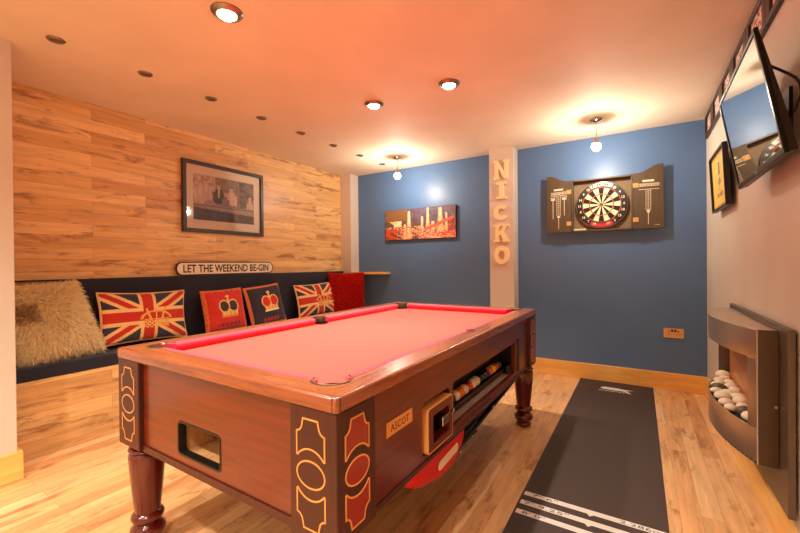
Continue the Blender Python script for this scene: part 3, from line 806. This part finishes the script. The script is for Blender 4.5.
# ------------------------------------------------------------------ pool table
TX0, TX1, TY0, TY1, TZ = -1.838, -.639, .718, 2.889, .830
pt = emp('pool_table', ((TX0+TX1)/2, (TY0+TY1)/2, 0), 'large mahogany pool table with red cloth and turned legs', 'pool table')
cxm, cym = (TX0+TX1)/2, (TY0+TY1)/2
wx, wy = (TX1-TX0)/2, (TY1-TY0)/2
def rrect(hx, hy, r, n=6, cx=cxm, cy=cym):
    pts = []
    for sx, sy, a in ((1,-1,-90), (1,1,0), (-1,1,90), (-1,-1,180)):
        for k in range(n+1):
            t = math.radians(a+90*k/n); pts.append((cx+sx*(hx-r)+r*math.cos(t), cy+sy*(hy-r)+r*math.sin(t)))
    return pts
RW = .092
pr_c, pr_m = .060, .052
pockets = [(sx*(wx-.127), sy*(wy-.127), pr_c) for sx in (-1,1) for sy in (-1,1)] + [(sx*(wx-.104), 0, pr_m) for sx in (-1,1)]
def radial(hx, hy, circ, mode, n=1440):
    pts = []
    for k in range(n):
        a = 2*PI*k/n; dx, dy = math.cos(a), math.sin(a)
        t = min(hx/abs(dx) if abs(dx) > 1e-9 else 1e9, hy/abs(dy) if abs(dy) > 1e-9 else 1e9)
        for px, py, r in circ:
            b_ = dx*px+dy*py; c_ = px*px+py*py-r*r; D = b_*b_-c_
            if D > 0:
                s = math.sqrt(D)
                if mode == 'max' and b_ > 0 and b_-s < t+.004: t = max(t, b_+s)
                if mode == 'min' and b_ > 0: t = min(t, b_-s)
        pts.append((cxm+t*dx, cym+t*dy))
    return pts
inner = radial(wx-RW, wy-RW, pockets, 'max')
obj('top_rail', G().ext([rrect(wx, wy, .012), inner[::-1]], .042, .0085, Matrix.Translation((0,0,TZ-.042)), 3), M_railx, pt, smooth=35)
g = G()
for sx in (-1, 1):
    for sy in (-1, 1):
        Mk = Matrix.Translation((cxm+sx*(wx-.006), cym+sy*(wy-.006), TZ-.021)) @ Matrix.Rotation(sx*sy*PI/4, 4, 'Z')
        o = obj('corner_cap', G().box(-.004, .008, -.012, .012, -.0205, .0215, Matrix.Translation((cxm+sx*(wx-.012), cym+sy*(wy-.012), TZ-.021)) @ Matrix.Rotation(math.atan2(sy, sx), 4, 'Z')), M_leg, pt, bevel=.003)
BZ = TZ-.040
bed = radial(wx-RW+.012, wy-RW+.012, [(a, b, r*.96) for a, b, r in pockets], 'min')
obj('cloth_bed', G().ext([bed], .012, 0, Matrix.Translation((0,0,BZ-.012))), M_cloth, pt)
# cushions: wooden edge -> nose, ends cut at an angle
def cush(p0, p1, nrm, cut0, cut1):
    p0, p1, nrm = Vector(p0), Vector(p1), Vector(nrm); d = (p1-p0).normalized(); wd = .038
    prof = [(0, -.001), (wd*.9, -.006), (wd, -.010), (wd, -.020), (wd*.55, -.040), (0, -.040)]
    g = G(); vs = []
    for p, s, cut in ((p0, 1, cut0), (p1, -1, cut1)):
        for o_, z_ in prof: q = p + nrm*o_ + d*(s*cut*o_/wd); vs.append((q.x, q.y, TZ+z_))
    n = len(prof); fs = [(i, (i+1) % n, (i+1) % n+n, i+n) for i in range(n)] + [tuple(reversed(range(n))), tuple(range(n, 2*n))]
    g.add(vs, fs); obj('cushion', g, M_cush, pt, bevel=.002)
ix0, ix1, iy0, iy1 = TX0+RW-.003, TX1-RW+.003, TY0+RW-.003, TY1-RW+.003
e = .066
for x, nx in ((ix0, 1), (ix1, -1)):
    cush((x, iy0+e, 0), (x, cym-.048, 0), (nx,0,0), .03, .016); cush((x, cym+.048, 0), (x, iy1-e, 0), (nx,0,0), .016, .03)
for y, ny in ((iy0, 1), (iy1, -1)): cush((ix0+e, y, 0), (ix1-e, y, 0), (0,ny,0), .03, .03)
# pockets
for px, py, r in pockets:
    X, Y = cxm+px, cym+py
    out = math.atan2(py if abs(py) > .01 else 0, px) if abs(py) > .01 else (0 if px > 0 else PI)
    if abs(py) > .01: out = math.atan2(math.copysign(1, py), math.copysign(1, px))
    po = obj('pocket', G().lathe([(r*.97, -.03), (r*.97, -.085), (r*.6, -.10), (.004, -.10)], 32, Matrix.Translation((X, Y, TZ)), cap=False), M_pock, pt, smooth=50)
    lp = []; ha = math.radians(118 if abs(py) > .01 else 88)
    for k in range(25): a = out-ha+2*ha*k/24; lp.append((X+(r+.0015)*math.cos(a), Y+(r+.0015)*math.sin(a)))
    for k in range(25): a = out+ha-2*ha*k/24; lp.append((X+(r-.004)*math.cos(a), Y+(r-.004)*math.sin(a)))
    obj('pocket_liner', G().ext([lp], .040, .0008, Matrix.Translation((0,0,TZ-.0385))), M_liner, po, smooth=40)
# body
BB = .438          # underside of the body
PW = .168; ins = .005; pin = .020
bz1 = TZ-.042
def panel(outer, holes, depth, M, name, m_, parent): return obj(name, G().ext([outer]+holes, depth, .0008, M), m_, parent)
def rr(x0, x1, y0, y1, r, n=4):
    return rrect((x1-x0)/2, (y1-y0)/2, r, n, (x0+x1)/2, (y0+y1)/2)
# posts
px_ = [TX0+ins, TX1-ins]; py_ = [TY0+ins, TY1-ins]
def inlay_shapes():
    """loops in post-face space: x in [-.05,.05], y from 0 (bottom) up to .275"""
    top = []
    def arc(cx, cy, rx, ry, a0, a1, n=8): return [(cx+rx*math.cos(math.radians(a0+(a1-a0)*k/n)), cy+ry*math.sin(math.radians(a0+(a1-a0)*k/n))) for k in range(n+1)]
    t = [(-.05, .180)] + arc(0, .1375, .058, .062, 150, 30, 12)[1:-1] + [(.05, .180), (.05, .243)]
    t += arc(.05, .262, .019, .019, 270, 190, 5) + [(.027, .278), (-.027, .278)] + arc(-.05, .262, .019, .019, -10, -90, 5) + [(-.05, .243)]
    e = [(.05*math.cos(2*PI*k/36), .1375+.036*math.sin(2*PI*k/36)) for k in range(36)]
    b_ = [(x, .275-y) for x, y in reversed(t)]
    return [t, e, b_]
def shrink(lp, d):
    cx = sum(p[0] for p in lp)/len(lp); cy = sum(p[1] for p in lp)/len(lp)
    n = len(lp); out = []
    for i in range(n):
        a = Vector(lp[i-1]); b_ = Vector(lp[i]); c_ = Vector(lp[(i+1) % n])
        e1 = (b_-a); e2 = (c_-b_)
        if e1.length < 1e-7: e1 = e2
        if e2.length < 1e-7: e2 = e1
        n1 = Vector((-e1.y, e1.x)).normalized(); n2 = Vector((-e2.y, e2.x)).normalized(); m_ = n1+n2
        m_ = m_/max(m_.dot(n1), .5) if m_.length > .2 else n1
        out.append(tuple(b_+m_*d))
    return out
for ix, x in enumerate(px_):
    for iy, y in enumerate(py_):
        sx = 1 if ix else -1; sy = 1 if iy else -1
        x0_, x1_ = sorted((x, x-sx*PW)); y0_, y1_ = sorted((y, y-sy*PW))
        po = obj('corner_post', G().box(x0_, x1_, y0_, y1_, BB, bz1), M_post, pt, bevel=.004)
        for face in ('x', 'y'):
            if face == 'x': Mi = frame((x, (y0_+y1_)/2, .468), (0, sx, 0), (0,0,1)) @ Matrix.Scale(1.05, 4); fill = M_inl2
            else: Mi = frame(((x0_+x1_)/2+(-.006 if sx > 0 else .0), y, .468), (-sy, 0, 0), (0,0,1)) @ Matrix.Scale(1.05, 4); fill = M_inl1
            gg, gf = G(), G()
            for lp in inlay_shapes():
                inn = shrink(lp, .0045)
                gg.ext([lp, inn[::-1]], .001, 0, Mi @ Matrix.Translation((0,0,.0001))); gf.ext([inn], .0006, 0, Mi @ Matrix.Translation((0,0,.0001)))
            obj('inlay', gg, M_gold, po); obj('inlay_veneer', gf, fill, po)
# front and far end panels
ye = TY0+ins+pin; xe0, xe1 = TX0+ins+PW, TX1-ins-PW
Mfp = frame((0, ye+.02, 0), (1,0,0), (0,0,1))
wl, wr_, wb, wt = -1.418, -1.158, .487, .610
panel([(xe0, BB), (xe1, BB), (xe1, bz1), (xe0, bz1)], [rr(wl, wr_, wb, wt, .018)[::-1]], .02, Mfp, 'end_panel', M_mahx, pt)
panel([(xe0, BB), (xe1, BB), (xe1, bz1), (xe0, bz1)], [], .02, frame((0, TY1-ins-pin, 0), (1,0,0), (0,0,1)), 'end_panel', M_mahx, pt)
for y in (ye-.006, TY1-ins-pin): obj('lower_trim', G().box(xe0, xe1, y, y+.006, BB-.004, BB+.022), M_post, pt, bevel=.002)
rw = obj('return_window', G().ext([rr(wl, wr_, wb, wt, .018), rr(wl+.007, wr_-.007, wb+.007, wt-.007, .013)[::-1]], .03, .001, Mfp @ Matrix.Translation((0,0,-.008))), M_black, pt, smooth=40)
d_ = .16
g = G().box(wl-.005, wr_+.005, ye+.022, ye+d_, wb-.012, wb-.004).box(wl-.012, wl-.005, ye+.022, ye+d_, wb-.012, wt+.01).box(wr_+.005, wr_+.012, ye+.022, ye+d_, wb-.012, wt+.01).box(wl-.012, wr_+.012, ye+d_, ye+d_+.006, wb-.012, wt+.01)
o = obj('window_box', g, M_ply, pt); o['label'] = 'pale plywood box behind the end window'
# side panels
ys0, ys1 = TY0+ins+PW, TY1-ins-PW
Msd = frame((TX1-ins-pin-.02, 0, 0), (0,1,0), (0,0,1))       # z = +X
cy0, cy1, cz0_, cz1_ = 1.203, 1.435, .467, .658
by0, by1, bz0_, bz1_ = 1.473, 2.395, .478, .666
panel([(ys0, BB), (ys1, BB), (ys1, bz1), (ys0, bz1)], [rr(cy0, cy1, cz0_, cz1_, .016)[::-1], rr(by0, by1, bz0_, bz1_, .004)[::-1]], .02, Msd, 'side_panel', M_mahy, pt)
panel([(ys0, BB), (ys1, BB), (ys1, bz1), (ys0, bz1)], [], .02, frame((TX0+ins+pin, 0, 0), (0,1,0), (0,0,1)), 'side_panel', M_mahy, pt)
XP = TX1-ins-pin     # outer face of the side panel
obj('lower_trim', G().box(XP, XP+.006, ys0, ys1, BB-.004, BB+.012), M_post, pt, bevel=.002)
obj('base_board', G().box(TX0+.06, XP-.17, TY0+.06, TY1-.06, BB+.002, BB+.012), M_black, pt)
# name plate
Mn = frame((XP, 1.052, .649), (0,1,0), (0,0,1)) @ Matrix.Diagonal((1.04,1.04,1,1))
npl = obj('name_plate', G().box(-.076, .076, -.022, .022, 0, .0015, Mn), M_gold, pt)
obj('plate_lettering', G().text('ASCOT', .03, .0006, Mn @ Matrix.Translation((0,0,.0014)), .108, .022), M_ink, npl)
# coin mechanism
fy0, fy1, fz0, fz1 = cy0+.014, cy1-.003, cz0_+.003, cz1_-.020
cm = obj('coin_mechanism', G().ext([rr(fy0, fy1, fz0, fz1, .014), rr(fy0+.006, fy1-.006, fz0+.006, fz1-.006, .010)[::-1]], .040, .001, Msd @ Matrix.Translation((0,0,-.004))), M_edge, pt)
obj('face_plate', G().ext([rr(fy0+.006, fy1-.006, fz0+.006, fz1-.006, .010), rr(fy0+.042, fy1-.034, fz0+.030, fz1-.036, .008)[::-1]], .040, .0005, Msd @ Matrix.Translation((0,0,-.0035))), M_mahy, cm)
obj('recess_box', G().box(XP-.10, XP-.094, cy0, cy1, cz0_, cz1_).box(XP-.094, XP-.022, cy0-.004, cy0, cz0_, cz1_).box(XP-.094, XP-.022, cy1, cy1+.004, cz0_, cz1_).box(XP-.094, XP-.022, cy0, cy1, cz0_-.004, cz0_).box(XP-.094, XP-.022, cy0, cy1, cz1_, cz1_+.004), M_black, cm)
obj('coin_slide', G().box(XP-.094, XP+.016, 1.322, 1.372, .550, .568).box(XP+.002, XP+.026, 1.319, 1.375, .544, .578), M_chrome, cm, bevel=.002)
obj('lock', G().lathe([(.009,0),(.009,.012),(.006,.014)], 20, frame((XP+.017, 1.412, .575), (0,1,0), (0,0,1))), M_chrome, cm, smooth=40)
# ball tray: black channel behind a low lip
ZC = .512
bt = obj('ball_tray', G().box(XP-.115, XP-.109, by0-.01, by1+.01, bz0_-.01, bz1_+.008).box(XP-.109, XP-.021, by0-.012, by0-.001, bz0_-.01, bz1_+.008).box(XP-.109, XP-.021, by1+.001, by1+.012, bz0_-.01, bz1_+.008)
         .box(XP-.109, XP-.021, by0-.012, by1+.012, bz1_+.002, bz1_+.008).box(XP-.109, XP-.048, by0-.001, by1+.001, bz0_-.01, ZC).box(XP-.054, XP-.048, by0-.001, by1+.001, ZC, ZC+.006), M_black, pt)
o = obj('tray_ledge', G().add([(XP-.048,by0,bz0_-.008),(XP-.0205,by0,bz0_-.008),(XP-.0205,by0,bz0_+.004),(XP-.048,by0,.492),(XP-.048,by1,bz0_-.008),(XP-.0205,by1,bz0_-.008),(XP-.0205,by1,bz0_+.004),(XP-.048,by1,.492)],
      [(0,1,2,3),(7,6,5,4),(1,5,6,2),(2,6,7,3),(3,7,4,0),(0,4,5,1)]), M_tan, pt)
obj('tray_block', G().box(XP-.047, XP-.021, by1-.07, by1-.001, .478, .535), M_black, bt, bevel=.006)
obj('edge_batten', G().box(XP, XP+.005, by1+.030, by1+.045, .485, .672), M_tan, pt)
obj('vertical_batten', G().box(XP, XP+.012, by1+.050, by1+.085, .478, .682), M_post, pt, bevel=.002)
# balls
BC = {'cream':(238,216,180), 'red':(196,26,26), 'black':(20,16,18), 'orange':(238,116,40), 'blue':(36,34,84), 'green':(14,74,44), 'yellow':(240,186,60), 'maroon':(96,20,26), 'purple':(74,36,86)}
seq = ['cream','red','black','cream','orange','cream','red','cream','cream','black','blue','purple','orange','yellow','red','green']
R2 = .0262
prev = None; cnt = {}
for k, c_ in enumerate(seq):
    y = 1.515+k*.0530
    g = G().ball((0,0,0), R2, 24, 14, M=Matrix.Translation((XP-.081, y, ZC+R2)))
    m_ = plain('glossy_'+c_+'_ball', BC[c_], .08, coat=.6)
    o = obj('pool_ball', g, m_, smooth=60)
    nxt = seq[k+1] if k+1 < 16 else None
    if k == 0: lb = 'cream pool ball in the tray, nearest the coin mechanism'
    elif k == 15: lb = 'dark green pool ball at the far end of the tray'
    elif c_ in ('orange',) and k == 4: lb = 'orange pool ball in the tray between two cream balls'
    else: lb = f'{c_} pool ball in the table tray, between the {prev} and the {nxt} one'
    lb2 = {1:'red pool ball in the tray, right after the nearest cream ball', 2:'black pool ball in the tray near the coin mechanism', 3:'cream pool ball in the tray between the black and the orange one', 5:'cream pool ball in the tray between the orange and the red one',
           6:'red pool ball with cream balls on both sides in the tray', 7:'first cream ball after the middle red one in the tray', 8:'cream pool ball in the tray just before the far black one', 9:'far black pool ball in the tray, beside the blue one',
           14:'red pool ball in the tray next to the green one'}.get(k)
    tag(o, lb2 or lb, 'ball', 'pool balls in the table tray'); prev = c_
# legs
prof = [(.050, .470), (.050, .448), (.062, .444), (.066, .436), (.062, .427), (.055, .424), (.063, .416), (.0655, .40), (.062, .34), (.055, .25), (.047, .165), (.045, .150), (.056, .142), (.060, .130), (.056, .118), (.046, .110),
        (.044, .103), (.050, .094), (.062, .080), (.064, .064), (.058, .048), (.048, .036), (.044, .028), (.050, .020), (.050, .006), (.044, .0)]
for x in (TX0+.072, TX1-.075):
    for y in (TY0+.080, TY1-.085):
        obj('leg', G().lathe([(r, z) for r, z in reversed(prof)], 40, Matrix.Translation((x, y, 0)) @ Matrix.Diagonal((1.03,1.03,.9325,1))), M_leg, pt, smooth=50)
# steel carrier under the tray
uf = obj('underframe', G().box(XP-.16, XP-.02, 1.69, 2.63, .408, .436).box(XP-.14, XP-.13, 1.42, 2.56, .36, .436)
         .tube([(XP-.05,1.50,.300),(XP-.045,2.62,.415)], .012, 8).tube([(XP-.02,1.55,.345),(XP-.02,2.60,.425)], .009, 8).tube([(XP-.13,1.70,.23),(XP-.10,2.30,.41)], .010, 8)
         .box(XP-.06, XP-.05, 1.50, 2.20, .345, .42).box(XP-.05, XP-.04, 1.50, 1.85, .31, .37), M_blackm, pt)
for y, z in ((2.56,.415),(2.0,.395),(2.2,.40),(1.86,.372),(1.70,.35),(1.56,.335)):
    obj('bolt', G().lathe([(.007,0),(.007,.005),(.003,.008)], 12, frame((XP-.010, y, z), (0,1,0), (0,0,1))), M_chrome, uf)
# red bag under the table
import itertools
bl_ = [(1.13,.432),(1.145,.39),(1.18,.350),(1.23,.325),(1.30,.302),(1.37,.285),(1.44,.268),(1.51,.272),(1.56,.29),(1.605,.325),(1.645,.375),(1.67,.432)]
g = G(); n_ = 14; vs = []; fs = []
tops = .434
for i, (y, zb_) in enumerate(bl_):
    for k in range(n_):
        a = PI*k/(n_-1); th_ = .055*min(1, (tops-zb_)/.1+.15)
        zz = tops-(tops-zb_)*math.sin(a)**.55 if 0 < k < n_-1 else tops
        vs.append((XP-.062-th_*(-math.cos(a))*-1+.0, y, zz+.003*math.sin(9*i+k)))
for i in range(len(bl_)-1):
    for k in range(n_-1): a = i*n_+k; fs.append((a, a+1, a+1+n_, a+n_))
g.add(vs, fs)
M_bag = plain('red_nylon', (206,14,16), .5, bump=.2, bscale=25)
bg = emp('red_bag', (XP-.062, 1.40, .27), 'red bag with a pale label stuffed beneath the table side', 'bag')
o = obj('bag_cloth', g, M_bag, bg, smooth=70); sm = o.modifiers.new('s', 'SUBSURF'); sm.levels = 1; sm.render_levels = 2
obj('pale_label', G().ext([capsule(.19, .036)], .002, 0, frame((XP-.0065, 1.435, .372), (0,1,.06), (0,-.06,1))), M_cream, bg)

# ------------------------------------------------------------------ lamps
def spot(loc, power, size=110, blend=.9, rad=.03, col=(1,.89,.74)):
    l = bpy.data.lights.new('downlight_beam', 'SPOT'); l.energy = power; l.spot_size = math.radians(size); l.spot_blend = blend; l.shadow_soft_size = rad; l.color = col
    o = bpy.data.objects.new('downlight_beam', l); COL.objects.link(o); o.location = loc; return o
def point(loc, power, rad=.03, col=(1,.88,.72)):
    l = bpy.data.lights.new('bulb_light', 'POINT'); l.energy = power; l.shadow_soft_size = rad; l.color = col
    o = bpy.data.objects.new('bulb_light', l); COL.objects.link(o); o.location = loc; return o
P_SPOT, P_FILL, P_BULB = 85, 110, 18
def eyeball(x, y, label):
    t = emp('downlight', (x, y, H), label, 'ceiling light', 'lit ceiling downlights')
    T = Matrix.Translation((x, y, H))
    obj('trim_ring', G().lathe([(.074, 0), (.074, -.004), (.066, -.012), (.052, -.020), (.046, -.018), (.046, -.001)], 36, T, cap=False), M_nickel, t, smooth=40)
    obj('lamp_lens', G().ball((0,0,-.012), .043, 28, 12, (1,1,.55), T), M_lamp, t, smooth=60)
    return t
for x, y, lb in ((-1.698, 1.149, 'lit chrome downlight over the near end of the pool table'), (-1.729, 2.411, 'lit chrome downlight over the far left of the pool table'), (-1.102, 2.42, 'lit chrome downlight over the far right of the pool table'),
                 (-1.09, 1.15, 'lit chrome downlight over the near right of the pool table')):
    eyeball(x, y, lb); spot((x, y, H-.045), P_SPOT)
for x, y, lb in ((-1.9, -.35, 'added fill downlight behind the camera, left'), (-.5, -.35, 'added fill downlight behind the camera, right'), (-1.9, -1.3, 'added fill downlight near the rear wall, left'), (-.5, -1.3, 'added fill downlight near the rear wall, right')):
    eyeball(x, y, lb); spot((x, y, H-.045), P_FILL, 130)  # unseen downlights added behind the camera as fill for the room
words = ['nearest the near side wall', 'second along from the near side wall', 'third along from the near side wall', 'fourth along, above the framed photograph', 'fifth along, past the framed photograph',
         'sixth along, third from the far end', 'seventh along, second from the far end', 'closest to the blue wall']
for k, wd in enumerate(words):
    x, y = -2.678, .785+.4445*k
    t = emp('small_spotlight', (x, y, H), 'small unlit nickel ceiling spotlight in the bench row, ' + wd, 'ceiling light', 'row of small unlit spotlights')
    T = Matrix.Translation((x, y, H))
    obj('trim_ring', G().lathe([(.041, 0), (.041, -.003), (.036, -.008), (.028, -.010), (.026, -.006), (.026, -.001)], 28, T, cap=False), M_nickel, t, smooth=40)
    obj('dark_lens', G().lathe([(.027, -.001), (.027, -.004), (.010, -.006)], 24, T), plain('dull_lens', (120,96,80), .2, .3), t, smooth=40)
for x, y, zb_, lb in ((-2.362, 3.741, 2.188, 'hanging spot bulb above the city canvas'), (-.312, 3.712, 2.165, 'hanging spot bulb in front of the dartboard cabinet')):
    t = emp('hanging_spotlight', (x, y, H), lb, 'ceiling light', 'hanging spot bulbs by the blue wall')
    T = Matrix.Translation((x, y, H))
    obj('ceiling_rose', G().lathe([(.052, 0), (.052, -.006), (.040, -.018), (.015, -.028), (.006, -.030)], 32, T), M_chrome, t, smooth=40)
    obj('stem', G().tube([(x, y, H-.028), (x+.004, y, zb_+.062)], .0045, 10), M_chrome, t, smooth=60)
    obj('lamp_holder', G().lathe([(.008, .072), (.020, .064), (.022, .040), (.030, .026), (.030, .022)][::-1], 28, Matrix.Translation((x, y, zb_))), M_nickel, t, smooth=40)
    obj('bulb', G().ball((x, y, zb_-.004), .038, 24, 14), M_bulb, t, smooth=60)
    point((x, y, zb_-.066), P_BULB, .02)

# world, camera, view
w = bpy.data.worlds.new('room_world'); sc.world = w; w.use_nodes = True
w.node_tree.nodes['Background'].inputs[0].default_value = (.5,.45,.4,1); w.node_tree.nodes['Background'].inputs[1].default_value = .05
cam = bpy.data.cameras.new('camera'); co = bpy.data.objects.new('camera', cam); COL.objects.link(co); sc.camera = co
cam.sensor_width = 36; cam.lens = 383.2422/800*36; cam.clip_start = .02
Rv = Vector((.84800087,.52990759,-.00961645)); Uv = Vector((.00504534,.01007231,.99993654)); Fv = Vector((-.52997082,.84799557,-.00586776))
Mcam = Matrix((Rv, Uv, -Fv)).transposed().to_4x4(); Mcam.translation = (0, 0, 1.1633); co.matrix_world = Mcam
sc.view_settings.view_transform = 'Standard'; sc.view_settings.look = 'None'; sc.view_settings.gamma = 1; sc.view_settings.exposure = 0.4
sc.cycles.max_bounces = 10; sc.cycles.diffuse_bounces = 6; sc.cycles.sample_clamp_indirect = 6
for o in sc.objects:
    if 'wloc' in o: del o['wloc']
